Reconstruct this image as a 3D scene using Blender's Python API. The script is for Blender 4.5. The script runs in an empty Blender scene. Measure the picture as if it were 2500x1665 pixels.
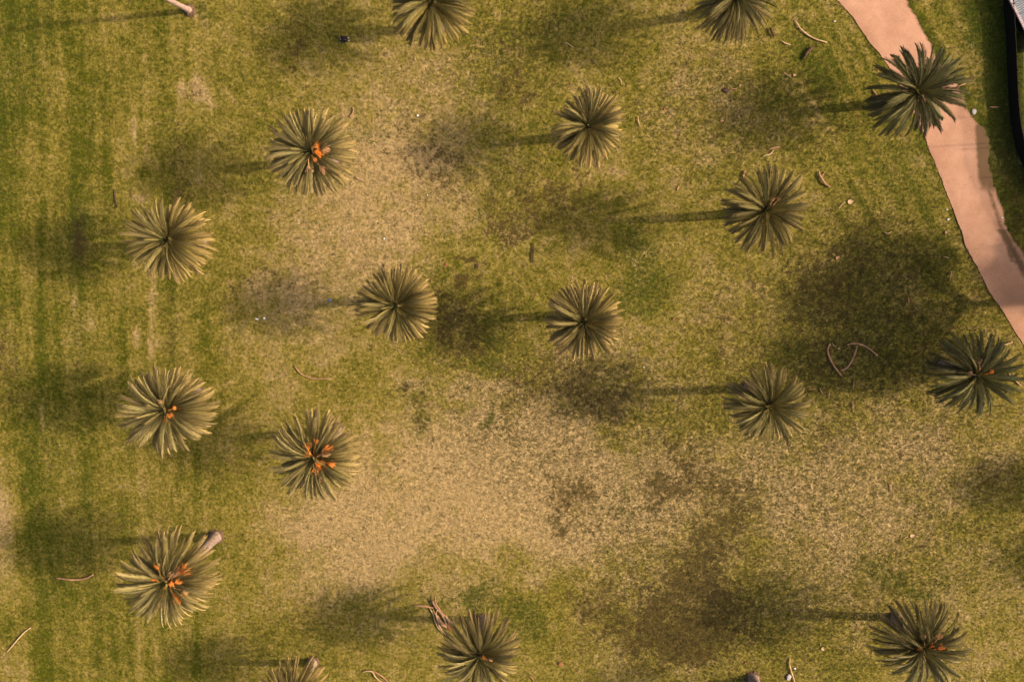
import bpy, bmesh, math, random
import numpy as np
from mathutils import Vector, Matrix, Euler

random.seed(7)
rng = np.random.default_rng(11)
S = bpy.context.scene
C = S.collection

# ---------------------------------------------------------------- camera
H_CAM, F_PX, NADIR_Y = 72.0, 1750.0, 575.0
TILT = math.atan((832.5 - NADIR_Y) / F_PX)
cam_data = bpy.data.cameras.new('camera')
cam_data.sensor_width = 36.0
cam_data.lens = F_PX / 2500.0 * 36.0
cam_data.clip_end = 6000
cam = bpy.data.objects.new('camera', cam_data)
cam.location = (0, 0, H_CAM)
cam.rotation_euler = (-TILT, 0, 0)
C.objects.link(cam)
S.camera = cam
# ---------------------------------------------------------------- world and sun
SUN_EL, SUN_SLOPE = math.radians(31.0), 0.055
w = bpy.data.worlds.new('World')
S.world = w
w.use_nodes = True
nt = w.node_tree
bg = nt.nodes['Background']
sky = nt.nodes.new('ShaderNodeTexSky')
sky.sky_type = 'NISHITA'
sky.sun_disc = False
sky.sun_elevation = SUN_EL
sky.sun_rotation = math.radians(90.0) - math.atan(SUN_SLOPE)
sky.air_density = 1.0
sky.dust_density = 7.0
sky.ozone_density = 0.2
nt.links.new(sky.outputs[0], bg.inputs[0])
bg.inputs[1].default_value = 0.148
sl = bpy.data.lights.new('sun', 'SUN')
sl.energy = 3.9
sl.angle = math.radians(2.0)
sl.color = (1.0, 0.83, 0.62)
so = bpy.data.objects.new('sun', sl)
C.objects.link(so)
to_sun = Vector((math.cos(SUN_EL), SUN_SLOPE, math.sin(SUN_EL))).normalized()
so.rotation_euler = to_sun.to_track_quat('Z', 'Y').to_euler()
so.location = (60, 0, 60)
S.view_settings.view_transform = 'Standard'
S.view_settings.look = 'None'
S.view_settings.exposure = 0.40
S.view_settings.gamma = 1
S.view_settings.use_curve_mapping = False

# ---------------------------------------------------------------- survey helpers
CT, ST = math.cos(-TILT), math.sin(-TILT)

def at(px, py, z=0.0):
    """place in the park, at height z, of a spot surveyed on the aerial photo"""
    dx, dy, dz = (px - 1250) / F_PX, -(py - 832.5) / F_PX, -1.0
    wy, wz = CT * dy - ST * dz, ST * dy + CT * dz
    s = (H_CAM - z) / (-wz)
    return Vector((dx * s, wy * s, z))

def survey(x, y, z=0.0):
    """inverse of at(), numpy arrays"""
    dz = z - H_CAM
    cy = CT * y + ST * dz
    cz = -ST * y + CT * dz
    cz = np.minimum(cz, -1.0)
    return 1250 + F_PX * x / (-cz), 832.5 - F_PX * cy / (-cz)

# ---------------------------------------------------------------- object helpers
def tag(o, label=None, cat=None, group=None, kind=None):
    if label: o['label'] = label
    if cat: o['category'] = cat
    if group: o['group'] = group
    if kind: o['kind'] = kind
    return o

def link(name, me, parent=None, loc=None, rot=None):
    o = bpy.data.objects.new(name, me)
    C.objects.link(o)
    if parent: o.parent = parent
    if loc is not None: o.location = loc
    if rot is not None: o.rotation_euler = rot
    return o

def empty(name, loc, rz=0):
    o = bpy.data.objects.new(name, None)
    o.empty_display_size = 0.3
    C.objects.link(o)
    o.location = loc
    o.rotation_euler = (0, 0, rz)
    return o

def pymesh(name, verts, faces, mats, smooth=False, mat_idx=None):
    me = bpy.data.meshes.new(name)
    me.from_pydata([tuple(v) for v in verts], [], faces)
    for m in mats: me.materials.append(m)
    if mat_idx is not None: me.polygons.foreach_set('material_index', mat_idx)
    if smooth: me.polygons.foreach_set('use_smooth', [True] * len(me.polygons))
    me.update()
    return me

class MB:
    def __init__(s): s.v, s.f, s.m = [], [], []
    def tube(s, pts, rad, n=6, mi=0, flat=1.0, cap=True):
        pts = [Vector(p) for p in pts]
        b = len(s.v)
        up0 = Vector((0, 0, 1))
        for i, p in enumerate(pts):
            t = (pts[min(i + 1, len(pts) - 1)] - pts[max(i - 1, 0)]).normalized()
            up = up0 if abs(t.z) < .9 else Vector((1, 0, 0))
            a = t.cross(up).normalized(); c = a.cross(t).normalized()
            r = rad[i] if hasattr(rad, '__len__') else rad
            for k in range(n):
                th = 2 * math.pi * k / n
                s.v.append(p + a * (r * math.cos(th)) + c * (r * flat * math.sin(th)))
        for i in range(len(pts) - 1):
            for k in range(n):
                q = (k + 1) % n
                s.f.append((b + i * n + k, b + i * n + q, b + (i + 1) * n + q, b + (i + 1) * n + k)); s.m.append(mi)
        if cap:
            s.f.append(tuple(b + k for k in reversed(range(n)))); s.m.append(mi)
            e = b + (len(pts) - 1) * n
            s.f.append(tuple(e + k for k in range(n))); s.m.append(mi)
    def box(s, c, d, mi=0, M=None):
        b = len(s.v)
        for z in (-1, 1):
            for x, y in ((-1, -1), (1, -1), (1, 1), (-1, 1)):
                p = Vector((x * d[0] / 2, y * d[1] / 2, z * d[2] / 2))
                if M is not None: p = M @ p
                s.v.append(Vector(c) + p)
        for f in ((3, 2, 1, 0), (4, 5, 6, 7), (0, 1, 5, 4), (1, 2, 6, 5), (2, 3, 7, 6), (3, 0, 4, 7)):
            s.f.append(tuple(b + i for i in f)); s.m.append(mi)
    def octa(s, c, r, mi=0, st=1.3):
        b = len(s.v); c = Vector(c)
        for d in ((1, 0, 0), (0, 1, 0), (-1, 0, 0), (0, -1, 0), (0, 0, st), (0, 0, -st)):
            s.v.append(c + Vector(d) * r)
        for f in ((0, 1, 4), (1, 2, 4), (2, 3, 4), (3, 0, 4), (1, 0, 5), (2, 1, 5), (3, 2, 5), (0, 3, 5)):
            s.f.append(tuple(b + i for i in f)); s.m.append(mi)
    def quad(s, a, b_, c, d, mi=0):
        b = len(s.v); s.v += [Vector(a), Vector(b_), Vector(c), Vector(d)]
        s.f.append((b, b + 1, b + 2, b + 3)); s.m.append(mi)
    def mesh(s, name, mats, smooth=False):
        return pymesh(name, s.v, s.f, mats, smooth, s.m)

# ---------------------------------------------------------------- materials
def mat(name, rough=0.85, spec=0.2):
    m = bpy.data.materials.new(name); m.use_nodes = True
    b = m.node_tree.nodes['Principled BSDF']
    b.inputs['Roughness'].default_value = rough
    b.inputs['Specular IOR Level'].default_value = spec
    return m, m.node_tree, b

def N(nt, t, **kw):
    n = nt.nodes.new(t)
    for k, v in kw.items():
        if k.startswith('i_'): n.inputs[k[2:].replace('_', ' ')].default_value = v
        else: setattr(n, k, v)
    return n

def noise(nt, vec, scale, detail=3, rough=.6):
    n = N(nt, 'ShaderNodeTexNoise'); n.inputs['Scale'].default_value = scale
    n.inputs['Detail'].default_value = detail; n.inputs['Roughness'].default_value = rough
    if vec is not None: nt.links.new(vec, n.inputs['Vector'])
    return n.outputs['Fac']

def rampf(nt, fac, a, b, lo=0., hi=1.):
    r = N(nt, 'ShaderNodeMapRange'); r.inputs['From Min'].default_value = a; r.inputs['From Max'].default_value = b
    r.inputs['To Min'].default_value = lo; r.inputs['To Max'].default_value = hi
    nt.links.new(fac, r.inputs['Value']); return r.outputs[0]

def math_(nt, op, a, b=None):
    n = N(nt, 'ShaderNodeMath', operation=op)
    for i, v in enumerate((a, b)):
        if v is None: continue
        if isinstance(v, (int, float)): n.inputs[i].default_value = v
        else: nt.links.new(v, n.inputs[i])
    return n.outputs[0]

def mixc(nt, fac, a, b, blend='MIX'):
    n = N(nt, 'ShaderNodeMix', data_type='RGBA', blend_type=blend)
    n.clamp_factor = True
    for sock, v in ((n.inputs[0], fac), (n.inputs[6], a), (n.inputs[7], b)):
        if isinstance(v, (int, float)): sock.default_value = v
        elif isinstance(v, tuple): sock.default_value = (*v, 1)
        else: nt.links.new(v, sock)
    return n.outputs[2]

def simple(name, col, col2=None, scale=6, rough=.8, spec=.2, bump=0):
    m, nt, b = mat(name, rough, spec)
    tc = N(nt, 'ShaderNodeTexCoord').outputs['Object']
    f = noise(nt, tc, scale, 4)
    col2 = col2 or tuple(c * .6 for c in col)
    nt.links.new(mixc(nt, rampf(nt, f, .35, .65), col, col2), b.inputs['Base Color'])
    if bump:
        bp = N(nt, 'ShaderNodeBump'); bp.inputs['Strength'].default_value = bump; bp.inputs['Distance'].default_value = .05
        nt.links.new(f, bp.inputs['Height']); nt.links.new(bp.outputs[0], b.inputs['Normal'])
    return m

# lawn
def lawn_material():
    m, nt, b = mat('lawn_turf', .95, .05)
    pos = N(nt, 'ShaderNodeNewGeometry').outputs['Position']
    at_ = N(nt, 'ShaderNodeAttribute', attribute_name='patch')
    sep = N(nt, 'ShaderNodeSeparateColor'); nt.links.new(at_.outputs['Color'], sep.inputs[0])
    dry, lush_shade, brown = sep.outputs[0], sep.outputs[1], sep.outputs[2]
    streak = at_.outputs['Alpha']
    sp = N(nt, 'ShaderNodeAttribute', attribute_name='speck').outputs['Fac']
    big = noise(nt, pos, .22, 4, .6)
    med = noise(nt, pos, .9, 5, .65)
    fine = noise(nt, pos, 3.2, 5, .75)
    vf = noise(nt, pos, 7.5, 3, .8)
    mid2 = noise(nt, pos, 1.7, 4, .7)
    mp = N(nt, 'ShaderNodeMapping'); mp.inputs['Scale'].default_value = (1.1, .05, 1); nt.links.new(pos, mp.inputs[0])
    st = noise(nt, mp.outputs[0], 1.0, 4, .7)
    # dryness
    d = math_(nt, 'ADD', dry, math_(nt, 'MULTIPLY', math_(nt, 'SUBTRACT', big, .5), 1.3))
    d = math_(nt, 'ADD', d, math_(nt, 'MULTIPLY', math_(nt, 'SUBTRACT', med, .5), 1.5))
    d = math_(nt, 'ADD', d, math_(nt, 'MULTIPLY', math_(nt, 'SUBTRACT', fine, .5), 1.8))
    stv = math_(nt, 'MULTIPLY', math_(nt, 'SUBTRACT', st, .5), streak)
    d = math_(nt, 'ADD', d, math_(nt, 'MULTIPLY', stv, 1.8))
    c = mixc(nt, rampf(nt, d, -.1, .45), (.086, .088, .007), (.232, .180, .032))
    c = mixc(nt, rampf(nt, d, .45, 1.15), c, (.410, .280, .122))
    lush_shade2 = math_(nt, 'SUBTRACT', lush_shade, math_(nt, 'MULTIPLY', stv, 1.2))
    brown_shade2 = math_(nt, 'ADD', brown, math_(nt, 'MULTIPLY', math_(nt, 'SUBTRACT', med, .5), 1.2))
    lu = math_(nt, 'ADD', lush_shade, math_(nt, 'MULTIPLY', math_(nt, 'SUBTRACT', med, .5), 2.4))
    lu = math_(nt, 'ADD', lu, math_(nt, 'MULTIPLY', math_(nt, 'SUBTRACT', fine, .5), 3.2))
    lu = math_(nt, 'ADD', lu, math_(nt, 'MULTIPLY', math_(nt, 'SUBTRACT', mid2, .5), 2.6))
    lu = math_(nt, 'SUBTRACT', lu, math_(nt, 'MULTIPLY', stv, 1.5))
    # green clumps: a faint overall tint plus dense small clumps whose number follows the survey
    n6 = noise(nt, pos, 2.6, 5, .72)
    c = mixc(nt, rampf(nt, lush_shade, .1, 1.2, 0, .45), c, (.070, .088, .008))
    c = mixc(nt, rampf(nt, math_(nt, 'ADD', n6, math_(nt, 'MULTIPLY', lush_shade2, .20)), .575, .68, 0, .74), c, (.052, .066, .007))
    n5 = noise(nt, pos, 2.9, 5, .75)
    mp5 = N(nt, 'ShaderNodeMapping'); mp5.inputs['Location'].default_value = (31, 17, 5); nt.links.new(pos, mp5.inputs[0]); n5 = noise(nt, mp5.outputs[0], 1.9, 6, .78)
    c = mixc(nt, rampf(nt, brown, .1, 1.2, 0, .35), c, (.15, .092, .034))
    c = mixc(nt, rampf(nt, math_(nt, 'ADD', n5, math_(nt, 'MULTIPLY', brown_shade2, .25)), .575, .665, 0, .82), c, (.080, .054, .016))
    # speckle of dead thatch and dark clumps
    k = rampf(nt, fine, .32, .60, .70, 1.09)
    k2 = rampf(nt, vf, .34, .62, .86, 1.07)
    c = mixc(nt, 1.0, c, N_gray(nt, math_(nt, 'MULTIPLY', k, k2)), 'MULTIPLY')
    k3 = rampf(nt, mid2, .38, .60, .50, 1.12)
    k4 = rampf(nt, noise(nt, pos, 3.9, 2, .5), .42, .60, .76, 1.08)
    c = mixc(nt, rampf(nt, sp, 0, 1, .35, 1.0), c, mixc(nt, 1.0, c, N_gray(nt, math_(nt, 'MULTIPLY', k3, k4)), 'MULTIPLY'))
    thr = rampf(nt, noise(nt, pos, 4.6, 3, .7), .60, .50, 0, 1)
    dk = math_(nt, 'MULTIPLY', math_(nt, 'SUBTRACT', 1.0, thr), rampf(nt, sp, 0, 1, .1, .5))
    c = mixc(nt, dk, c, (.050, .048, .016))
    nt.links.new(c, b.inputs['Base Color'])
    bp = N(nt, 'ShaderNodeBump'); bp.inputs['Strength'].default_value = .9; bp.inputs['Distance'].default_value = .10
    nt.links.new(math_(nt, 'ADD', fine, math_(nt, 'MULTIPLY', vf, .6)), bp.inputs['Height'])
    nt.links.new(bp.outputs[0], b.inputs['Normal'])
    return m

def N_gray(nt, v):
    n = N(nt, 'ShaderNodeCombineColor')
    for i in range(3): nt.links.new(v, n.inputs[i])
    return n.outputs[0]

def path_material():
    m, nt, b = mat('path_gravel', .95, .1)
    pos = N(nt, 'ShaderNodeNewGeometry').outputs['Position']
    dirt = N(nt, 'ShaderNodeAttribute', attribute_name='dirt').outputs['Fac']
    big = noise(nt, pos, .35, 4, .6); fine = noise(nt, pos, 9, 4, .8)
    c = mixc(nt, rampf(nt, big, .35, .65), (.50, .268, .168), (.36, .175, .098))
    c = mixc(nt, rampf(nt, noise(nt, pos, 1.3, 6, .7), .45, .65, 0, .6), c, (.36, .19, .115))
    c = mixc(nt, rampf(nt, fine, .35, .7, 0, .5), c, (.56, .34, .24))
    c = mixc(nt, rampf(nt, noise(nt, pos, 5, 3, .8), .60, .72, 0, .4), c, (.32, .17, .10))
    d = math_(nt, 'ADD', dirt, math_(nt, 'MULTIPLY', math_(nt, 'SUBTRACT', noise(nt, pos, 1.6, 5, .75), .5), .9))
    c = mixc(nt, rampf(nt, d, .25, .8, 0, .92), c, (.13, .078, .038))
    nt.links.new(c, b.inputs['Base Color'])
    bp = N(nt, 'ShaderNodeBump'); bp.inputs['Strength'].default_value = .35; bp.inputs['Distance'].default_value = .03
    nt.links.new(fine, bp.inputs['Height']); nt.links.new(bp.outputs[0], b.inputs['Normal'])
    return m

def frond_material():
    m, nt, b = mat('palm_leaflet', .6, .25)
    oi = N(nt, 'ShaderNodeObjectInfo')
    t = N(nt, 'ShaderNodeAttribute', attribute_name='along')
    sp = N(nt, 'ShaderNodeSeparateColor'); nt.links.new(t.outputs['Color'], sp.inputs[0])
    tip, rnd = sp.outputs[0], sp.outputs[1]
    base = oi.outputs['Color']
    tipf = math_(nt, 'MULTIPLY', rampf(nt, tip, .35, .95), oi.outputs['Alpha'])
    c = mixc(nt, tipf, base, (.64, .43, .17))
    c = mixc(nt, 1.0, c, N_gray(nt, rampf(nt, rnd, 0, 1, .72, 1.22)), 'MULTIPLY')
    nt.links.new(c, b.inputs['Base Color'])
    tr = N(nt, 'ShaderNodeBsdfTranslucent'); nt.links.new(c, tr.inputs[0])
    mx = N(nt, 'ShaderNodeMixShader'); mx.inputs[0].default_value = .08
    out = nt.nodes['Material Output']
    nt.links.new(b.outputs[0], mx.inputs[1]); nt.links.new(tr.outputs[0], mx.inputs[2])
    nt.links.new(mx.outputs[0], out.inputs[0])
    return m

def attr_color(name, attr='tint', rough=.9):
    m, nt, b = mat(name, rough, .1)
    a = N(nt, 'ShaderNodeAttribute', attribute_name=attr)
    nt.links.new(a.outputs['Color'], b.inputs['Base Color'])
    return m

M_lawn = lawn_material(); M_path = path_material(); M_leaf = frond_material()
M_rachis = simple('palm_rachis', (.26, .19, .06), (.18, .15, .05), 3)
M_trunk = simple('palm_trunk_bark', (.33, .24, .19), (.17, .12, .09), 5, .95, .1, .8)
M_trunk_pale = simple('pale_palm_bark', (.36, .26, .215), (.27, .18, .14), 4, .95, .1, .5)
M_boss = simple('leaf_base_fibre', (.11, .075, .035), (.05, .035, .018), 9, .95, .1, .8)
M_root = simple('root_mat', (.15, .09, .055), (.08, .05, .03), 7, .95, .05, .9)
M_orange = simple('date_strand', (.72, .24, .025), (.60, .16, .015), 5, .6)
M_date = simple('date_fruit', (.68, .18, .012), (.58, .26, .07), 4, .5, .3)
M_pink = simple('dry_date_strand', (.46, .25, .11), (.55, .32, .16), 4, .8)
M_dry = simple('dry_palm_stalk', (.46, .26, .14), (.30, .15, .08), 2.5, .85, .15)
M_drypale = simple('bleached_palm_stalk', (.58, .40, .22), (.42, .25, .13), 2.5, .85, .15)
M_drydark = simple('dark_dead_bark', (.12, .065, .04), (.05, .03, .025), 5, .9, .1)
M_grass = attr_color('grass_blade')
M_leafb = attr_color('broad_leaf', rough=.6)
M_barkb = simple('grey_bark', (.2, .15, .11), (.1, .08, .06), 4, .95, .1, .7)
M_black = simple('black_cloth', (.012, .012, .016), (.020, .018, .022), 12, .9)
M_navy = simple('dark_trousers', (.014, .013, .020), (.010, .010, .014), 12, .9)
M_skin = simple('skin', (.62, .34, .22), (.55, .28, .18), 5, .5, .3)
M_hair = simple('dark_hair', (.012, .009, .007), (.02, .015, .01), 20, .5, .3)
M_white = simple('white_rubber', (.78, .74, .68), (.66, .62, .56), 8, .6)
M_metal = simple('galvanised_steel', (.30, .30, .30), (.22, .21, .2), 3, .55, .4)
M_roof = simple('weathered_roof_sheet', (.36, .36, .37), (.27, .27, .28), 1.2, .6, .3)
M_gutter = simple('pink_grey_gutter', (.50, .37, .36), (.42, .31, .30), 3, .6, .3)
M_wallp = simple('charcoal_wall_panel', (.012, .010, .008), (.008, .007, .006), 2, .85)
M_paperw = simple('white_scrap', (.80, .80, .80), (.62, .62, .66), 6, .7)
M_paperg = simple('grey_paper', (.50, .42, .38), (.36, .31, .30), 6, .8)
M_blue = simple('blue_plastic', (.05, .22, .75), (.04, .15, .5), 6, .5)
M_redleaf = simple('reddish_dead_leaf', (.34, .11, .055), (.24, .08, .04), 4, .9)
M_stone = simple('dark_stone', (.045, .035, .04), (.025, .02, .02), 5, .9)

# ---------------------------------------------------------------- value noise for survey maps
def vnoise(x, y, seed, cell):
    r = np.random.default_rng(seed); T = r.random((128, 128))
    gx, gy = x / cell, y / cell
    ix, iy = np.floor(gx).astype(int), np.floor(gy).astype(int)
    fx, fy = gx - ix, gy - iy
    fx = fx * fx * (3 - 2 * fx); fy = fy * fy * (3 - 2 * fy)
    a = T[ix % 128, iy % 128]; b = T[(ix + 1) % 128, iy % 128]
    c = T[ix % 128, (iy + 1) % 128]; d = T[(ix + 1) % 128, (iy + 1) % 128]
    return (a * (1 - fx) + b * fx) * (1 - fy) + (c * (1 - fx) + d * fx) * fy

# turf condition, some blobs being painted-in shade: (cx, cy, rx, ry, amount, rotation)
DRY = [(2360, 1540, 140, 110, .3, 0), (2000, 1480, 160, 100, .2, 0), (1000, 260, 170, 230, .35, 0), (950, 480, 190, 200, .45, 0), (820, 640, 160, 160, .40, 0), (700, 860, 110, 160, .25, 0),
       (1180, 1060, 260, 120, .55, .1), (1330, 1180, 240, 160, .60, 0), (1050, 1250, 260, 160, .62, 0), (820, 1330, 160, 140, .55, 0),
       (1560, 1290, 220, 160, .42, 0), (1850, 1160, 240, 110, .42, 0), (2120, 1190, 230, 150, .45, 0), (2330, 1080, 180, 100, .35, 0),
       (2080, 1360, 260, 90, .25, 0), (1760, 740, 100, 130, .25, 0), (1500, 900, 180, 90, .30, 0), (1720, 190, 120, 130, .28, 0),
       (1480, 200, 120, 80, .12, 0), (1700, 380, 150, 100, .20, 0), (1260, 540, 40, 24, .5, 0), (1180, 1000, 60, 30, .4, 0),
       (640, 730, 120, 100, .20, 0), (20, 820, 40, 160, .25, 0), (10, 1280, 26, 160, .65, 0), (10, 1640, 60, 60, .5, 0), (1000, 1500, 160, 100, .15, 0),
       (475, 225, 30, 28, .75, 0), (345, 485, 14, 8, .7, .4), (1250, 350, 60, 60, .1, 0), (1560, 1600, 220, 60, .2, 0),
       (352, 150, 5, 14, .8, 0), (323, 300, 6, 44, .7, 0), (353, 350, 4, 30, .6, 0), (437, 235, 5, 40, .6, 0), (107, 1000, 3, 60, .9, 0), (182, 740, 5, 45, .7, 0),
       (370, 740, 5, 90, .7, 0), (332, 815, 8, 20, .8, 0), (368, 850, 5, 26, .8, 0), (216, 790, 24, 30, .4, 0), (330, 660, 6, 30, .4, 0),
       (560, 1000, 100, 60, .1, 0), (845, 1220, 50, 26, .4, 0), (960, 400, 60, 40, .3, 0), (1450, 420, 90, 24, .3, 0)]
LUSH_SHADE = [(40, 120, 110, 200, .45, 0), (0, 420, 60, 160, .3, 0), (120, 880, 90, 260, .30, 0), (110, 1130, 110, 120, .25, 0), (140, 1390, 110, 110, .40, 0),
        (250, 1240, 120, 80, .2, 0), (2000, 110, 120, 160, .38, .5), (2210, 420, 70, 150, .40, .5), (2130, 330, 80, 90, .2, 0),
        (1570, 690, 80, 80, .80, 0), (1530, 580, 60, 50, .45, 0), (1190, 870, 60, 60, .50, 0), (1170, 1440, 70, 36, .95, 0), (1270, 1500, 40, 50, .7, 0),
        (2190, 1420, 90, 36, .75, .3), (2330, 1480, 90, 60, .10, 0), (2300, 1640, 160, 60, .12, 0), (1230, 440, 70, 150, .35, 0),
        (900, 350, 18, 30, .5, 0), (1360, 90, 120, 80, .40, 0), (1180, 160, 60, 120, .40, 0), (660, 925, 10, 14, 1.2, 0), (1000, 1000, 36, 46, .65, 0), (1172, 1002, 22, 26, 1.0, 0),
        (1530, 1220, 22, 26, .55, 0), (1090, 700, 70, 40, .35, 0), (490, 25, 26, 34, .7, 0), (540, 1330, 40, 40, .5, 0), (2440, 150, 60, 200, 1.3, 0), (2470, 400, 60, 160, 1.1, 0), (2320, 60, 60, 120, .35, 0),  # dark verge grass at the right edge, wall and tree shade painted in
        (1730, 450, 60, 50, .45, 0), (1750, 1600, 120, 40, .2, 0), (430, 760, 14, 420, .35, 0), (180, 640, 26, 240, .35, 0), (160, 560, 90, 60, .3, 0), (230, 260, 12, 90, .3, 0),
        (1940, 1130, 90, 80, .2, 0), (1330, 350, 40, 20, .3, 0), (700, 1000, 60, 60, .1, 0), (880, 1500, 70, 60, .35, 0), (760, 1590, 50, 30, .6, 0), (1800, 950, 40, 60, .3, 0)]
BROWN_SHADE = [(2110, 760, 210, 190, .38, 0), (1320, 480, 130, 70, .50, 0), (1240, 550, 70, 24, .45, 0), (700, 95, 36, 60, .42, 0), (1120, 780, 60, 70, .55, 0), (1300, 930, 70, 60, .35, 0),  # first blob paints the big tree's shade, others deepen palm crown shadows
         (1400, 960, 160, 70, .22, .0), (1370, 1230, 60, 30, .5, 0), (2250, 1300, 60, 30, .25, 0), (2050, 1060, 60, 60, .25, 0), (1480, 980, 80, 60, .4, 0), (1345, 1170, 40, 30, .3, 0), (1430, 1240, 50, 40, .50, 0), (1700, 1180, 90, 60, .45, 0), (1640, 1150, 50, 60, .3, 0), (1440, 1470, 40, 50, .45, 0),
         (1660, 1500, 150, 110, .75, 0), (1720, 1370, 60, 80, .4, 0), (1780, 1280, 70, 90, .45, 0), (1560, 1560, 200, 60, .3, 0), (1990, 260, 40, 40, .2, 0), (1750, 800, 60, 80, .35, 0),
         (1260, 130, 60, 90, .30, 0), (1040, 380, 90, 110, .38, 0), (440, 430, 22, 120, .35, 0), (417, 880, 12, 260, .25, 0), (630, 720, 90, 60, .25, 0),  # includes palm crown shadows painted as brown turf
         (190, 570, 14, 60, .6, 0), (210, 620, 30, 40, .4, 0), (1005, 1000, 30, 40, .4, 0), (730, 1510, 100, 60, .3, 0), (1170, 655, 12, 8, 1., 0), (2480, 470, 60, 200, .35, 0), (2420, 1185, 70, 42, .45, 0), (2000, 900, 90, 60, .2, 0),  # verge shade and the right-hand unseen palm's round shadow are painted here too
         (2020, 650, 120, 90, .25, 0), (1250, 250, 36, 80, .35, 0), (670, 560, 60, 60, .1, 0), (10, 900, 30, 120, .4, 0), (475, 232, 24, 20, .35, 0)]  # first blob adds more painted shade under the big tree
SPECK = [(1780, 1350, 360, 300, .8, 0), (2100, 1200, 420, 330, .8, 0), (1800, 260, 220, 130, .8, 0), (1380, 1000, 260, 160, .8, 0), (2100, 750, 320, 240, .6, 0), (1250, 130, 160, 120, .5, 0), (1130, 800, 140, 90, .5, 0)]

def field(lst, px, py):
    out = np.zeros_like(px)
    for cx, cy, rx, ry, a, r in lst:
        dx, dy = px - cx, py - cy
        u = dx * math.cos(r) + dy * math.sin(r); v = -dx * math.sin(r) + dy * math.cos(r)
        q = (u / rx) ** 2 + (v / ry) ** 2
        out += a * np.exp(-q * q * .35 - q * .35)
    return out

def axis(lo, hi, step, far):
    a = list(np.arange(lo, hi, step)); s = step; x = a[-1]; right = []
    while x < far: s *= 1.35; x += s; right.append(x)
    s = step; x = a[0]; left = []
    while x > -far: s *= 1.35; x -= s; left.append(x)
    return np.array(left[::-1] + a + right)

# ---------------------------------------------------------------- ground
def build_lawn():
    xs, ys = axis(-62, 66, .30, 2500), axis(-64, 34, .30, 2500)
    X, Y = np.meshgrid(xs, ys); X, Y = X.ravel(), Y.ravel()
    px, py = survey(X, Y)
    warp = 46
    wx = px + (vnoise(px + 5000, py + 5000, 1, 60) - .5) * 2 * warp + (vnoise(px + 5000, py + 5000, 2, 22) - .5) * 44
    wy = py + (vnoise(px + 5000, py + 5000, 3, 60) - .5) * 2 * warp + (vnoise(px + 5000, py + 5000, 4, 22) - .5) * 44
    # mower lines stay straight: warp less on the left part
    k = np.clip((px - 350) / 300, .12, 1)
    wx = px + (wx - px) * k; wy = py + (wy - py) * np.maximum(k, .4)
    dry = .36 + field(DRY, wx, wy); lush_shade = field(LUSH_SHADE, wx, wy); brown = field(BROWN_SHADE, wx, wy)
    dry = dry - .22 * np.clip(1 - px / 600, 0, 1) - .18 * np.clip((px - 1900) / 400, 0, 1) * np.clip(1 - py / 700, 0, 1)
    uu = px * .866 - py * .5
    diag = np.clip((px - 1850) / 150, 0, 1) * np.clip(1 - (py - 560) / 150, 0, 1)
    dv = (vnoise(uu + 3000, (px * .5 + py * .866) * .06 + 3000, 21, 16) - .5)
    dry = dry + diag * dv * .7; lush_shade = lush_shade - diag * dv * .55
    lf = np.clip((700 - px) / 200, 0, 1)
    lv = vnoise(px + 3000, py * .05 + 3000, 22, 20) - .5
    dry = dry + lf * lv * .4; lush_shade = lush_shade - lf * lv * .5
    streak = np.clip(1 - (px - 420) / 220, 0, 1) * .5
    speck = np.clip(.25 + field(SPECK, wx, wy) - .2 * np.clip(1 - px / 700, 0, 1), 0, 1)
    off = (vnoise(X + 900, Y + 900, 5, 1.1) - 1) * .05 + (vnoise(X + 900, Y + 900, 6, 4.) - 1) * .04
    nx, ny = len(xs), len(ys)
    V = np.stack([X, Y, off], 1)
    me = bpy.data.meshes.new('lawn')
    me.vertices.add(len(V)); me.vertices.foreach_set('co', V.ravel())
    i = np.arange((ny - 1) * nx).reshape(ny - 1, nx)[:, :-1].ravel()
    q = np.stack([i, i + 1, i + nx + 1, i + nx], 1)
    me.loops.add(q.size); me.loops.foreach_set('vertex_index', q.ravel())
    me.polygons.add(len(q)); me.polygons.foreach_set('loop_start', np.arange(len(q)) * 4)
    me.update(calc_edges=True)
    a = me.attributes.new('patch', 'FLOAT_COLOR', 'POINT')
    a.data.foreach_set('color', np.stack([dry, lush_shade, brown, streak], 1).astype(np.float32).ravel())
    s_ = me.attributes.new('speck', 'FLOAT', 'POINT'); s_.data.foreach_set('value', speck.astype(np.float32))
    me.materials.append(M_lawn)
    o = link('lawn', me); o['kind'] = 'structure'

build_lawn()

LEFT = [(1960, -100), (2005, -50), (2042, 0), (2080, 40), (2119, 97), (2170, 162), (2215, 245), (2253, 322), (2270, 369), (2283, 399), (2302, 450), (2321, 501), (2347, 567),
        (2357, 599), (2384, 650), (2415, 711), (2449, 761), (2475, 805), (2499, 842), (2545, 910), (2600, 990), (2700, 1120)]
RIGHT = [(2160, -110), (2185, -50), (2213, 0), (2235, 43), (2264, 94), (2296, 152), (2343, 217), (2359, 250), (2374, 282), (2384, 297), (2402, 314), (2413, 345),
         (2417, 378), (2422, 450), (2436, 488), (2449, 527), (2461, 558), (2481, 597), (2500, 629), (2530, 680), (2570, 740), (2640, 840), (2780, 1000)]

def resample(poly, n):
    P = [np.array(p, float) for p in poly]
    d = np.cumsum([0] + [np.hypot(*(P[i + 1] - P[i])) for i in range(len(P) - 1)])
    t = np.linspace(0, d[-1], n)
    return np.stack([np.interp(t, d, [p[k] for p in P]) for k in (0, 1)], 1)

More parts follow.
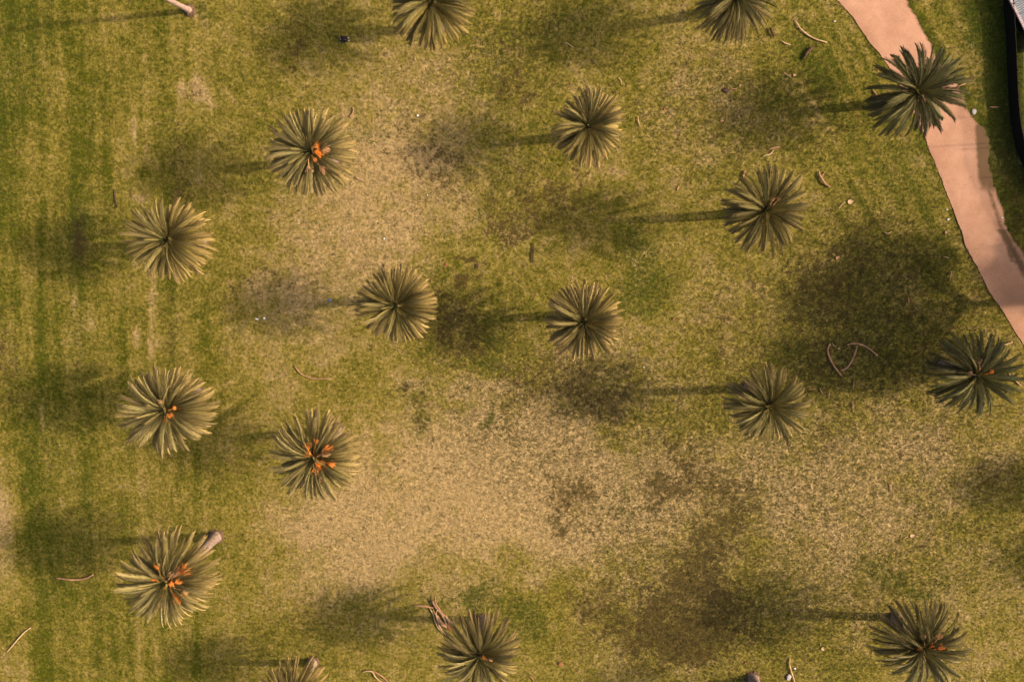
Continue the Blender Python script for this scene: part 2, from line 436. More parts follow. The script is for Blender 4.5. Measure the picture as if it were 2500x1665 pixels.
def build_path():
    n, m = 800, 40
    L, R = resample(LEFT, n), resample(RIGHT, n)
    V, D, F = [], [], []
    for i in range(n):
        q_ = np.array([i * 1.0 + 40])
        jl = random.uniform(-.5, .5) + 1.6 * (vnoise(q_, q_ * 0, 31, 5)[0] - .5) + 3 * (vnoise(q_, q_ * 0, 32, 17)[0] - .5)
        jr = random.uniform(-1.0, 1.0) + 6 * (vnoise(q_, q_ * 0, 33, 6)[0] - .5) + 11 * (vnoise(q_, q_ * 0, 34, 19)[0] - .5)
        a, b = L[i] + np.array([jl, 0]), R[i] + np.array([jr, 0])
        for j in range(m):
            u = j / (m - 1); p = a * (1 - u) + b * u
            g = at(p[0], p[1]); edge = min(u, 1 - u) * 8
            V.append((g.x, g.y, .006 + .03 * min(1, edge) + .004 * math.sin(g.x * 1.7 + g.y)))
            x, y = p
            d = 0.
            if 285 < y < 470: d = max(d, min(1.2, (x - (2372 + (y - 300) * .06)) / 14) * min(1, (y - 285) / 30) * (1 - max(0, (y - 430) / 60)))
            if 330 < y < 640: d = max(d, .7 * min(1, (y - 330) / 70) * math.exp(-((x - (2386 + (y - 380) * .33)) / 8) ** 2))
            if 560 < y < 760: d = max(d, .9 * math.exp(-((x - (2466 + (y - 600) * .55)) / 14) ** 2))
            if u > .93: d = max(d, (u - .93) * 10)
            if u < .025: d = max(d, .45)
            if 200 < y < 300: d = max(d, .35 * math.exp(-((x - 2345) / 16) ** 2))
            if y < 30: d = max(d, .3 * math.exp(-((x - 2130) / 60) ** 2) * (1 - max(y, 0) / 30))
            D.append(d)
    for i in range(n - 1):
        for j in range(m - 1):
            k = i * m + j
            F.append((k, k + m, k + m + 1, k + 1))
    me = pymesh('path', V, F, [M_path], True)
    s_ = me.attributes.new('dirt', 'FLOAT', 'POINT'); s_.data.foreach_set('value', np.array(D, np.float32))
    o = link('path', me); o['kind'] = 'structure'

build_path()

def path_mask(px, py):
    L, R = np.array(LEFT, float), np.array(RIGHT, float)
    xl = np.interp(py, L[:, 1], L[:, 0]); xr = np.interp(py, R[:, 1], R[:, 0])
    return (px > xl + 6) & (px < xr - 7)

# ---------------------------------------------------------------- grass tufts standing in the turf
def build_grass():
    n = 130000
    x = rng.uniform(-56, 60, n); y = rng.uniform(-56, 30, n)
    px, py = survey(x, y)
    sp = .30 + field(SPECK, px, py) + .5 * field(LUSH_SHADE, px, py) + .35 * (vnoise(x + 900, y + 900, 9, 1.6) - .5)
    edge = np.zeros(n)
    L, R = np.array(LEFT, float), np.array(RIGHT, float)
    xl = np.interp(py, L[:, 1], L[:, 0]); xr = np.interp(py, R[:, 1], R[:, 0])
    edge = (np.abs(px - xl + 1) < 9) | (np.abs(px - xr - 1) < 11)
    keep = ((rng.random(n) < np.clip(sp, .12, 1)) | edge) & ~path_mask(px, py)
    x, y = x[keep], y[keep]; px, py = px[keep], py[keep]; n = len(x)
    brown = field(BROWN_SHADE, px, py); dry = field(DRY, px, py)
    nb = 4
    V = np.zeros((n, nb, 3, 3), np.float32); col = np.zeros((n, nb, 3, 4), np.float32)
    base = np.stack([x, y, np.full(n, -.04)], 1)
    g = rng.random(n)
    c0 = np.stack([.060 + .07 * g, .062 + .05 * g, .012 + .014 * g], 1)
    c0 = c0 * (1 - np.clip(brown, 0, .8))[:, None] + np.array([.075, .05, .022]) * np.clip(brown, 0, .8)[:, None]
    c0 += np.clip(dry, 0, 1)[:, None] * np.array([.05, .034, .012])
    for b in range(nb):
        a = rng.uniform(0, 2 * math.pi, n); l = rng.uniform(.05, .13, n); hgt = rng.uniform(.05, .11, n); wd = rng.uniform(.018, .04, n)
        dx, dy = np.cos(a), np.sin(a)
        o = base + np.stack([dx * .02, dy * .02, np.zeros(n)], 1)
        V[:, b, 0] = o + np.stack([-dy * wd, dx * wd, np.zeros(n)], 1)
        V[:, b, 1] = o + np.stack([dy * wd, -dx * wd, np.zeros(n)], 1)
        V[:, b, 2] = o + np.stack([dx * l, dy * l, hgt], 1)
        cc = c0 * rng.uniform(.75, 1.3, n)[:, None]
        col[:, b, :, :3] = cc[:, None, :]; col[..., 3] = 1
    me = bpy.data.meshes.new('grass')
    nv = n * nb * 3
    me.vertices.add(nv); me.vertices.foreach_set('co', V.ravel())
    me.loops.add(nv); me.loops.foreach_set('vertex_index', np.arange(nv))
    me.polygons.add(n * nb); me.polygons.foreach_set('loop_start', np.arange(n * nb) * 3)
    me.update(calc_edges=True)
    a_ = me.attributes.new('tint', 'FLOAT_COLOR', 'POINT'); a_.data.foreach_set('color', col.ravel())
    me.materials.append(M_grass)
    tag(link('grass', me), 'short uneven tufts of grass standing in the patchy park lawn', 'grass', kind='stuff')

build_grass()

# ---------------------------------------------------------------- palms
def frond_mesh(beta, seed):
    r = random.Random(seed)
    n = 16; pts, T = [], []
    p = Vector((0, 0, 0)); ang = 0
    for i in range(n + 1):
        t = i / n
        ang = -beta * (t ** 1.35)
        d = Vector((math.cos(ang), 0, math.sin(ang)))
        pts.append(p.copy()); T.append(d); p = p + d / n
    sway = r.uniform(-.10, .10)
    pts = [q + Vector((0, sway * (i / n) ** 2, 0)) for i, q in enumerate(pts)]
    mb = MB()
    mb.tube(pts[::2], [.011 * (1 - .85 * i / (n / 2)) + .0012 for i in range(len(pts[::2]))], 4, 1, .8)
    along = [(0, .5)] * len(mb.v)
    np_ = 58
    for k in range(np_):
        t = .07 + .93 * (k + .5) / np_
        fi = t * n; i0 = min(int(fi), n - 1); fr = fi - i0
        q = pts[i0].lerp(pts[i0 + 1], fr); d = T[i0].lerp(T[min(i0 + 1, n)], fr).normalized()
        nrm = Vector((0, 1, 0)).cross(d) * -1
        if nrm.z < 0: nrm = -nrm
        for s in (-1, 1):
            prof = min(1, (t - .03) / .22) ** .8 * (1 - .22 * max(0, (t - .7) / .3) ** 2)
            ln = .145 * prof * r.uniform(.86, 1.12)
            a = math.radians(36 - 18 * t ** 1.5 + r.uniform(-4, 4))
            v = math.radians(r.uniform(26, 46) * (1 - .4 * t))
            dr = d * math.cos(a) + Vector((0, s, 0)) * math.sin(a) * math.cos(v) + nrm * math.sin(a) * math.sin(v)
            wv = (d * .75 + nrm * .3).normalized() * .0125
            mid = q + dr * ln * .55
            tipp = q + dr * ln + Vector((0, 0, -.012 - .02 * r.random())) - nrm * .008
            b = len(mb.v)
            mb.v += [q - wv * .5, q + wv * .5, mid + wv, mid - wv, tipp]
            mb.f += [(b, b + 1, b + 2, b + 3), (b + 3, b + 2, b + 4)]; mb.m += [0, 0]
            rn = r.random(); along += [(t * .8, rn)] * 2 + [(t * .9, rn)] * 2 + [(min(1, t + .12), rn)]
    me = mb.mesh('frond', [M_leaf, M_rachis])
    a_ = me.attributes.new('along', 'FLOAT_COLOR', 'POINT')
    a_.data.foreach_set('color', np.array([(u, v, 0, 1) for u, v in along], np.float32).ravel())
    return me

BETAS = [22, 38, 54, 70]
FR = {b: [frond_mesh(math.radians(b), b * 10 + s) for s in range(4)] for b in BETAS}

def trunk_mesh(base, top, r0, r1, material, flare=1.55, seed=0):
    r = random.Random(seed)
    mb = MB(); H = (top - base).length
    n = max(14, int(H / .16)); ns = 14
    for i in range(n + 1):
        t = i / n
        bow = math.sin(t * math.pi) * .12
        p = base.lerp(top, t ** 1.0) + Vector((bow, -bow * .5, 0)) - base
        rr = r0 + (r1 - r0) * t + (flare - 1) * r0 * math.exp(-t * H / .45)
        rr *= 1 + (.05 if i % 2 else -.03)
        for k in range(ns):
            th = 2 * math.pi * k / ns + (i % 2) * math.pi / ns
            q = rr * (1 + r.uniform(-.035, .035))
            mb.v.append(p + Vector((q * math.cos(th), q * math.sin(th), 0)))
    for i in range(n):
        for k in range(ns):
            a = i * ns + k; b = i * ns + (k + 1) % ns
            mb.f.append((a, b, b + ns, a + ns)); mb.m.append(0)
    mb.f.append(tuple(n * ns + k for k in range(ns))); mb.m.append(0)
    return mb.mesh('trunk', [material], True)

def root_mesh(r0, seed):
    r = random.Random(seed); mb = MB(); ns = 22
    prof = [(1.75, -.06), (1.70, .03), (1.45, .10), (1.2, .16), (.8, .22)]
    for (q, z) in prof:
        for k in range(ns):
            th = 2 * math.pi * k / ns
            rr = r0 * q * (1 + r.uniform(-.12, .12)); mb.v.append(Vector((rr * math.cos(th), rr * math.sin(th), z + r.uniform(-.02, .02))))
    for i in range(len(prof) - 1):
        for k in range(ns):
            a = i * ns + k; b = i * ns + (k + 1) % ns
            mb.f.append((a, b, b + ns, a + ns)); mb.m.append(0)
    mb.f.append(tuple((len(prof) - 1) * ns + k for k in range(ns))); mb.m.append(0)
    return mb.mesh('root_mat', [M_root])

def boss_mesh(seed):
    """crown shaft of stacked cut leaf bases with a few spear leaves in the middle"""
    r = random.Random(seed); mb = MB(); ns = 12
    prof = [(.30, -1.3), (.42, -1.1), (.56, -.75), (.60, -.4), (.50, -.1), (.30, .12), (.10, .25)]
    for (q, z) in prof:
        for k in range(ns):
            th = 2 * math.pi * k / ns; rr = q * (1 + r.uniform(-.08, .08)); mb.v.append(Vector((rr * math.cos(th), rr * math.sin(th), z)))
    for i in range(len(prof) - 1):
        for k in range(ns):
            a = i * ns + k; b = i * ns + (k + 1) % ns
            mb.f.append((a, b, b + ns, a + ns)); mb.m.append(0)
    for i in range(70):
        z = -1.15 + 1.1 * i / 70; th = i * 2.4; rr = .40 + .25 * math.sin((z + 1.2) / 1.3 * math.pi)
        d = Vector((math.cos(th), math.sin(th), 0)); p = d * (rr - .1) + Vector((0, 0, z))
        mb.tube([p, p + d * .16 + Vector((0, 0, .10)), p + d * .22 + Vector((0, 0, .22))], [.07, .06, .03], 4, 1, .5)
    for i in range(5):
        th = i * 2.4 + seed; d = Vector((math.cos(th), math.sin(th), 0))
        mb.tube([Vector((0, 0, .1)) + d * .08, d * .16 + Vector((0, 0, .7)), d * .34 + Vector((0, 0, 1.25))], [.035, .05, .01], 5, 2)
    return mb.mesh('crown', [M_boss, M_rachis, M_spear])

M_spear = simple('young_spear_leaf', (.26, .24, .08), (.17, .17, .06), 4, .6)
BOSS = [boss_mesh(i) for i in range(3)]

def fruit_mesh(az, reach, size, seed, dry=False):
    r = random.Random(seed); mb = MB()
    d = Vector((math.cos(az), math.sin(az), 0)); s = Vector((-d.y, d.x, 0)); size *= .95
    h0 = .15; top = .85 + .14 * reach
    head = d * reach + Vector((0, 0, top))
    mb.tube([d * .12 + Vector((0, 0, h0 - .1)), d * reach * .5 + Vector((0, 0, top * .85)), head], [.05, .04, .035], 5, 0)
    for i in range(26):
        u = r.uniform(-1, 1); e = r.uniform(-.5, .6); ln = size * r.uniform(.6, 1.0)
        dv = (d * (.75 + .3 * r.random()) + s * u * .85 + Vector((0, 0, e * .5))).normalized()
        st = head - d * size * r.uniform(.2, .5)
        p1 = st + dv * ln * .6; p2 = st + dv * ln + Vector((0, 0, -.18 * size))
        mb.tube([st, p1, p2], [.016, .014, .008], 3, 0, 1, False)
        for k in range(9):
            t = .25 + .75 * k / 8; q = st.lerp(p1, t / .6) if t < .6 else p1.lerp(p2, (t - .6) / .4)
            mb.octa(q + Vector((r.uniform(-.04, .04), r.uniform(-.04, .04), r.uniform(-.02, .04))), r.uniform(.032, .05), 1)
    return mb.mesh('fruit_bunch', [M_pink, M_pink] if dry else [M_orange, M_date])

GREEN = (.150, .140, .036); OLIVE = (.195, .148, .034); GREYG = (.195, .155, .050); GOLD = (.280, .195, .062); DEEP = (.088, .092, .028)
def lerp3(a, b, t): return tuple(x * (1 - t) + y * t for x, y in zip(a, b))

def palm(name_label, bpx, cpx, H, R, tint, tip, n=88, fruits=(), seed=0, r0=.46, young=0, group='date palms scattered over the lawn', skip=0., bark=None):
    r = random.Random(seed * 13 + 5); n = int(n * 1.45)
    base = at(*bpx); top = at(cpx[0], cpx[1], H)
    root = empty('palm_tree', base)
    tag(root, name_label, 'palm tree', group)
    link('trunk', trunk_mesh(base, top - Vector((0, 0, .8)), r0, r0 * .80, bark or M_trunk, 1.35, seed), root)
    link('root_mat', root_mesh(r0, seed), root)
    cr = link('crown', BOSS[seed % 3], root, top - base, (0, 0, seed * 1.1))
    cr.scale = (1, 1, 1)
    scale = R / 100.0
    az0 = r.uniform(0, 6.28)
    gaps = [(r.uniform(-3.1, 3.1), r.uniform(.06, .16)) for _ in range(r.choice((1, 2, 3)))]
    longs = [(r.uniform(-3.1, 3.1), r.uniform(.92, 1.06)) for _ in range(4)]
    for i in range(n):
        u = (i + .5) / n
        az = az0 + i * 2.39996 + r.uniform(-.12, .12)
        if u > .12 and (r.random() < skip or any(abs((az - ga + math.pi) % (2 * math.pi) - math.pi) < gw and r.random() < .45 for ga, gw in gaps)): continue
        if u < .07:
            e = math.radians(r.uniform(66, 80)); L = r.uniform(2.2, 2.9) * scale; b = 22
        else:
            e = math.radians(62 - 88 * ((u - .07) / .93) ** .9 + r.uniform(-6, 6))
            L = r.uniform(3.1, 3.7) * scale
            for la, lf in longs:
                if abs((az - la + math.pi) % (2 * math.pi) - math.pi) < .5: L *= lf
            ed = math.degrees(e)
            b = 70 if ed > 30 else 54 if ed > -4 else 38
            if r.random() < .2: b = r.choice(BETAS[1:])
        f = bpy.data.objects.new('frond', FR[b][r.randrange(4)])
        f.parent = cr
        C.objects.link(f)
        d = Vector((math.cos(az), math.sin(az), 0))
        f.matrix_local = (Matrix.Translation(d * (.16 + .25 * u) + Vector((0, 0, .05 - .55 * u))) @ Matrix.Rotation(az, 4, 'Z') @
                          Matrix.Rotation(-e, 4, 'Y') @ Matrix.Rotation(r.uniform(-.35, .35), 4, 'X') @ Matrix.Diagonal((L, L * r.uniform(.95, 1.18), L, 1)))
        if u > .93 and r.random() < .35:
            f.matrix_local = f.matrix_local @ Matrix.Rotation(math.radians(22), 4, 'Y'); f['label'] = 'dead brown hanging frond'
        cdark = lerp3(tint, GREYG, r.uniform(0, .5))
        if u < .2: cdark = lerp3(cdark, (.24, .21, .08), .5)
        if u > .72: cdark = lerp3(cdark, (.34, .23, .10), (u - .72) * 1.8 * tip)
        k = r.uniform(.42, 1.45)
        if 'label' in f: cdark = (.24, .13, .06)
        f.color = (cdark[0] * k, cdark[1] * k, cdark[2] * k, tip * r.uniform(.3, 1.1) * (.35 + .65 * u))
    cr.rotation_euler = (r.uniform(-.10, .10), r.uniform(-.10, .10), 0)
    for j, (dx, dy, sz, dr) in enumerate(fruits):
        g = at(cpx[0] + dx, cpx[1] + dy, H) - top
        az = math.atan2(g.y, g.x); reach = max(.35, g.length)
        link('fruit_bunch', fruit_mesh(az, reach, sz, seed * 31 + j, dr), cr)
    return root

A = 'palm with '
palm('dense olive palm cut by the top edge left of centre', (1075, 63), (1052, 5), 7.6, 98, OLIVE, .5, seed=1)
palm('palm cut by the top edge right of centre, near the curved fallen stalks', (1750, 26), (1798, -8), 7.6, 92, GREYG, .45, seed=2)
palm('dark green open-crowned palm overhanging the pink gravel path', (2150, 254), (2242, 224), 6.6, 108, DEEP, .12, n=72, seed=3, young=1, fruits=[(0, 24, .3, True)])
palm('small golden-tipped palm with a neat round crown, in the upper middle of the lawn', (1415, 331), (1437, 309), 7.4, 88, OLIVE, 1.0, n=92, seed=4)
palm('palm with a little orange fruit right of its heart, upper left of lawn', (815, 388), (757, 370), 8.9, 100, GREYG, .7, seed=5,
     fruits=[(22, -12, .75, False), (26, 3, .8, False), (44, -5, .7, True), (18, 20, .35, False), (36, 42, .7, True), (4, 42, .6, True)])
palm('palm without visible fruit leaning its dense tan crown at the left of the mown stripes', (492, 586), (408, 586), 8.7, 98, OLIVE, .75, n=92, seed=6)
palm('tall palm with most orange fruit and its grey trunk foot showing, lower left', (527, 1310), (410, 1417), 10.3, 118, GREYG, .65, n=96, seed=7, r0=.50,
     fruits=[(-12, -46, .5, False), (-22, -16, .5, False), (48, -35, 1.1, False), (38, -30, .9, True), (20, -25, .6, True), (18, -2, .7, False), (34, -8, .6, False), (33, 28, 1.1, False), (52, 13, .6, True), (-3, 23, .45, False), (-5, 44, .7, True)])
palm('spiky palm between the dry shaded patch and the bend of the path, pale drooping tips', (1806, 521), (1870, 514), 8.8, 100, OLIVE, .55, n=82, seed=8,
     fruits=[(5, -24, .4, True), (20, -24, .35, True)])
palm('yellowish palm just left of the middle of the picture, no fruit', (998, 728), (965, 745), 8.4, 94, OLIVE, .85, n=90, seed=9)
palm('palm in the very middle of the lawn, brown-tipped with a dark star-shaped heart', (1406, 766), (1426, 786), 7.6, 96, lerp3(OLIVE, GOLD, .25), .9, n=92, seed=10)
palm('yellow and green palm below the heart-shaped fallen stalks', (1826, 948), (1879, 990), 8.9, 97, lerp3(OLIVE, GREEN, .4), .75, n=90, seed=11)
palm('very dark green palm nearest the right edge beside the path', (2300, 892), (2383, 914), 7.6, 104, DEEP, .10, n=74, seed=12,
     fruits=[(-10, -38, .5, True), (-28, -8, .4, True), (20, -12, .4, False)])
palm('greyish palm with four small orange fruit spots, at the left middle of the lawn', (484, 960), (406, 1001), 9.0, 108, GREYG, .6, n=92, seed=13,
     fruits=[(-3, -24, .45, True), (17, 6, .5, False), (7, 17, .35, False), (28, -12, .3, False)])
palm('thin-fronded palm with many orange fruit clusters round its heart, lower left of centre', (822, 1050), (766, 1116), 8.8, 112, GREYG, .6, n=78, seed=14,
     fruits=[(-8, -33, .8, False), (13, -46, .5, False), (38, -26, .8, False), (30, -18, .8, True), (21, 10, 1.1, False), (48, 7, .6, False), (8, 26, .7, False), (24, 44, .6, True), (-30, 10, .5, True), (-8, -13, .5, False)])
palm('palm beside the heap of dead stalks at the bottom middle', (1178, 1515), (1171, 1600), 8.5, 106, GREYG, .55, n=92, seed=15, fruits=[(8, -7, .3, False), (26, -4, .4, True)])
palm('palm with two orange fruit clusters in the lower right corner', (2185, 1508), (2249, 1578), 8.0, 118, lerp3(GREYG, DEEP, .4), .40, n=78, seed=16,
     fruits=[(11, -19, .5, False), (30, -14, .7, False), (-14, -42, .5, True), (-18, -11, .4, False), (-7, 38, .5, True), (24, -42, .6, True)])
palm('palm cut by the bottom edge, its dark trunk foot showing at its upper right', (763, 1617), (712, 1704), 7.0, 92, OLIVE, .8, n=88, seed=17, r0=.42)
palm('palm of which only the thick grey trunk foot shows at the bottom edge', (1838, 1656), (1914, 1812), 8.6, 100, OLIVE, .5, n=80, seed=18, r0=.50)
palm('palm beyond the right edge whose round shadow falls on the dry lawn', tuple((2770, 1158)), (2975, 1240), 8.6, 90, OLIVE, .5, n=130, seed=20)
palm('palm beyond the right edge standing below the other unseen palm', (2850, 1345), (3060, 1440), 8.4, 95, OLIVE, .5, n=80, seed=21)

# tall thin fan palm, top left
def fan_palm():
    base = at(462, 26); top = at(240, -88, 14.0)
    root = empty('palm_tree', base)
    tag(root, 'slender pale fan palm trunk slanting out of the top left corner', 'palm tree')
    link('trunk', trunk_mesh(base, top, .25, .14, M_trunk_pale, 1.5, 77), root)
    link('root_mat', root_mesh(.34, 78), root)
    cr = link('crown', BOSS[0], root, top - base)
    cr.scale = (.6, .6, .6)
    mb = MB()
    for i in range(20):
        a = (i / 19 - .5) * 3.6
        d = Vector((math.cos(a), math.sin(a), 0)); s = Vector((-d.y, d.x, 0))
        c = Vector((1.1, 0, 0))
        mb.v += [c, c + d * .45 + s * .05 + Vector((0, 0, .04)), c + d * .85 + Vector((0, 0, -.15)), c + d * .45 - s * .05]
        b = len(mb.v) - 4; mb.f.append((b, b + 1, b + 2, b + 3)); mb.m.append(0)
    mb.tube([(0, 0, 0), (1.1, 0, 0)], .025, 4, 1)
    me = mb.mesh('fan_leaf', [M_leaf, M_rachis])
    r = random.Random(3)
    for i in range(34):
        f = link('fan_leaf', me, cr, (0, 0, 0)); az = i * 2.4; e = math.radians(65 - 110 * i / 34)
        f.matrix_local = Matrix.Rotation(az, 4, 'Z') @ Matrix.Rotation(-e, 4, 'Y') @ Matrix.Diagonal((1.5, 1.5, 1.5, 1))
        f.color = (.09, .1, .03, .3)
fan_palm()

# ---------------------------------------------------------------- broadleaf trees beyond the right edge
def broadleaf(label, bpx, trunk_h, cz, rx, ry, rz, nleaf, seed, holes=.35):
    r = np.random.default_rng(seed); rr = random.Random(seed)
    base = at(*bpx); root = empty('broadleaf_tree', base); tag(root, label, 'tree', 'leafy trees beyond the right edge')
    mb = MB()
    mb.tube([(0, 0, -.1), (.1, .05, trunk_h * .5), (0, 0, trunk_h)], [.45, .36, .32], 10)
    for i in range(9):
        a = i * .7 + rr.random(); e = rr.uniform(.4, .9)
        m = Vector((math.cos(a) * rx * .4, math.sin(a) * ry * .4, trunk_h + (cz - trunk_h) * .5))
        q = Vector((math.cos(a) * rx * e, math.sin(a) * ry * e, cz + rr.uniform(-.3, .5) * rz))
        mb.tube([(0, 0, trunk_h - .2), m, q], [.22, .14, .04], 6)
    link('trunk', mb.mesh('trunk', [M_barkb], True), root)
    # clumps of leaves
    nc = 150
    th = r.uniform(0, 2 * math.pi, nc); ph = np.arccos(r.uniform(-.8, 1, nc)); q = r.uniform(.35, 1, nc) ** .5
    cc = np.stack([np.cos(th) * np.sin(ph) * q * rx, np.sin(th) * np.sin(ph) * q * ry, cz + np.cos(ph) * q * rz], 1)
    keep = r.random(nc) > holes; cc = cc[keep]
    idx = r.integers(0, len(cc), nleaf)
    p = cc[idx] + r.normal(0, .55, (nleaf, 3))
    a = r.normal(0, 1, (nleaf, 3)); a /= np.linalg.norm(a, axis=1)[:, None]
    b = np.cross(a, r.normal(0, 1, (nleaf, 3))); b /= np.linalg.norm(b, axis=1)[:, None]
    s = r.uniform(.10, .2, nleaf)[:, None]
    V = np.stack([p - a * s, p + b * s * .5, p + a * s, p - b * s * .5], 1).reshape(-1, 3)
    me = bpy.data.meshes.new('crown')
    me.vertices.add(len(V)); me.vertices.foreach_set('co', V.astype(np.float32).ravel())
    me.loops.add(len(V)); me.loops.foreach_set('vertex_index', np.arange(len(V)))
    me.polygons.add(nleaf); me.polygons.foreach_set('loop_start', np.arange(nleaf) * 4); me.update(calc_edges=True)
    g = r.random(nleaf)[:, None]; col = np.concatenate([.05 + .05 * g, .075 + .05 * g, .02 + .01 * g, np.ones_like(g)], 1)
    a_ = me.attributes.new('tint', 'FLOAT_COLOR', 'POINT'); a_.data.foreach_set('color', np.repeat(col, 4, 0).astype(np.float32).ravel())
    me.materials.append(M_leafb); link('crown', me, root)

broadleaf('wide leafy tree beyond the right edge casting the large shade on the lawn', (2548, 733), 4.5, 9.8, 6.5, 8.8, 3.6, 42000, 1, .12)
broadleaf('leafy tree beyond the right edge shading the verge behind the path', (2870, 480), 3.5, 6.5, 4.6, 8.0, 2.4, 12000, 2, .25)
broadleaf('leafy tree beyond the right edge shading the lower end of the path verge', (2830, 640), 3.5, 7.0, 4.0, 4.2, 2.4, 9000, 3, .30)

# ---------------------------------------------------------------- fence, wall, shed on the right
def build_fence():
    poly = [(2470, -120), (2486, -20), (2493, 60), (2496, 250), (2500, 390), (2540, 480), (2580, 560), (2625, 640), (2700, 740)]
    g = [at(*p) for p in poly]
    d = [0]
    for i in range(len(g) - 1): d.append(d[-1] + (g[i + 1] - g[i]).length)
    def pt(s):
        return Vector((np.interp(s, d, [q.x for q in g]), np.interp(s, d, [q.y for q in g]), 0))
    root = empty('steel_fence', g[3]); tag(root, 'tall fence of thin upright steel bars along the right edge behind the path', 'fence')
    o0 = g[3]; Hf = 3.6
    mb = MB(); mb.tube([(0, 0, -.1), (0, 0, Hf)], .020, 4); bar = mb.mesh('bar', [M_metal])
    mb = MB(); mb.tube([(0, 0, -.1), (0, 0, Hf + .1)], .026, 8); mb.box((0, 0, Hf + .11), (.09, .09, .02)); post = mb.mesh('post', [M_metal])
    s = 0; i = 0
    while s < d[-1] and i < 290:
        link('bar', bar, root, pt(s) - o0); s += .20; i += 1
    for k in range(0, int(d[-1] / 3) + 1):
        link('post', post, root, pt(k * 3.0 + .09) - o0)
    for z in (.25, Hf - .12):
        mb = MB(); mb.tube([pt(q) - o0 + Vector((0, .0, z)) for q in np.arange(0, d[-1], .75)], .010, 5)
        link('rail', mb.mesh('rail', [M_metal]), root)
build_fence()

def build_low_wall():
    pts = [at(*p) for p in [(2446, -110), (2449, -40), (2452, 20), (2455, 60), (2457, 95), (2460, 160), (2464, 250), (2470, 310), (2482, 365), (2504, 420), (2530, 470)]]
    # walk the line and set 1.2 m panels
    d = [0]
    for i in range(len(pts) - 1): d.append(d[-1] + (pts[i + 1] - pts[i]).length)
    def pt(s): return Vector((np.interp(s, d, [q.x for q in pts]), np.interp(s, d, [q.y for q in pts]), 0))
    root = empty('low_wall', pts[5]); tag(root, 'low charcoal panel wall beside the steel bar fence at the right edge', 'wall')
    mb = MB(); mb.box((0, 0, .62), (1.19, .06, 1.36)); me = mb.mesh('panel', [M_wallp])
    mb = MB(); mb.box((0, 0, .68), (.09, .11, 1.5)); pm = mb.mesh('post', [M_wallp])
    n = int(d[-1] / 1.2)
    for k in range(n):
        a, b = pt(k * 1.2), pt(k * 1.2 + 1.2)
        rz = math.atan2(b.y - a.y, b.x - a.x)
        link('panel', me, root, (a + b) / 2 - pts[5], (0, 0, rz))
        link('post', pm, root, a - pts[5], (0, 0, rz))
build_low_wall()

def build_shed():
    hz = 1.25
    a, b = at(2440, -60, hz), at(2534, 128, hz)
    dirv = (b - a).normalized(); outw = Vector((-dirv.y, dirv.x, 0))
    if outw.x < 0: outw = -outw
    mid = (a + b) / 2; Lh = (b - a).length
    root = empty('shed', Vector((mid.x, mid.y, 0)))
    tag(root, 'low shed with grey corrugated roof and pinkish gutter in the top right corner', 'shed')
    W = 5.0
    M = Matrix((dirv, outw, Vector((0, 0, 1)))).transposed()
    # corrugated roof sheets, each 0.8 m wide
    ns = int(Lh / .8)
    mb = MB(); st = 16
    for i in range(st + 1):
        x = -.41 + .82 * i / st; z = .025 * math.cos(i / st * 2 * math.pi * 4)
        mb.v += [Vector((x, 0, z)), Vector((x, W, z + .9))]
    for i in range(st):
        mb.f.append((2 * i, 2 * i + 2, 2 * i + 3, 2 * i + 1)); mb.m.append(0)
    sheet = mb.mesh('roof_sheet', [M_roof])
    ang = math.atan2(dirv.y, dirv.x)
    flip = 1 if Vector((-math.sin(ang), math.cos(ang), 0)).dot(outw) > 0 else -1
    if flip < 0: ang += math.pi
    for k in range(ns):
        s = -Lh / 2 + .4 + k * .8
        p = Vector((mid.x, mid.y, hz)) + dirv * s - Vector((mid.x, mid.y, 0))
        o = link('roof_sheet', sheet, root, p + Vector((0, 0, .004 * (k % 2))), (0, 0, ang))
    mb = MB()
    R = Matrix.Rotation(ang, 3, 'Z')
    mb.box(R @ Vector((0, -.09, hz - .02)), (Lh, .20, .12), 0, R)
    n = int(Lh / .22)
    for k in range(n): mb.box(R @ Vector((-Lh / 2 + k * .22, -.19, hz - .01)), (.11, .10, .13), 0, R)
    link('gutter', mb.mesh('gutter', [M_gutter]), root)
    mb = MB(); mb.box(R @ Vector((0, W / 2 + .15, hz / 2)), (Lh - .3, W - .4, hz - .1), 0, R)
    link('wall', mb.mesh('wall', [M_wallp]), root)
build_shed()

# floodlight pole just outside the frame
pl = at(2506, 344); root = empty('floodlight_pole', pl); tag(root, 'tall thin floodlight pole beyond the right edge by the bar fence', 'pole')
mb = MB(); mb.tube([(0, 0, -.1), (0, 0, 11)], [.05, .03], 8); link('pole', mb.mesh('pole', [M_metal]), root)
mb = MB(); mb.box((.1, 0, 11.05), (.5, .4, .14)); link('lamp_head', mb.mesh('lamp_head', [M_metal]), root)

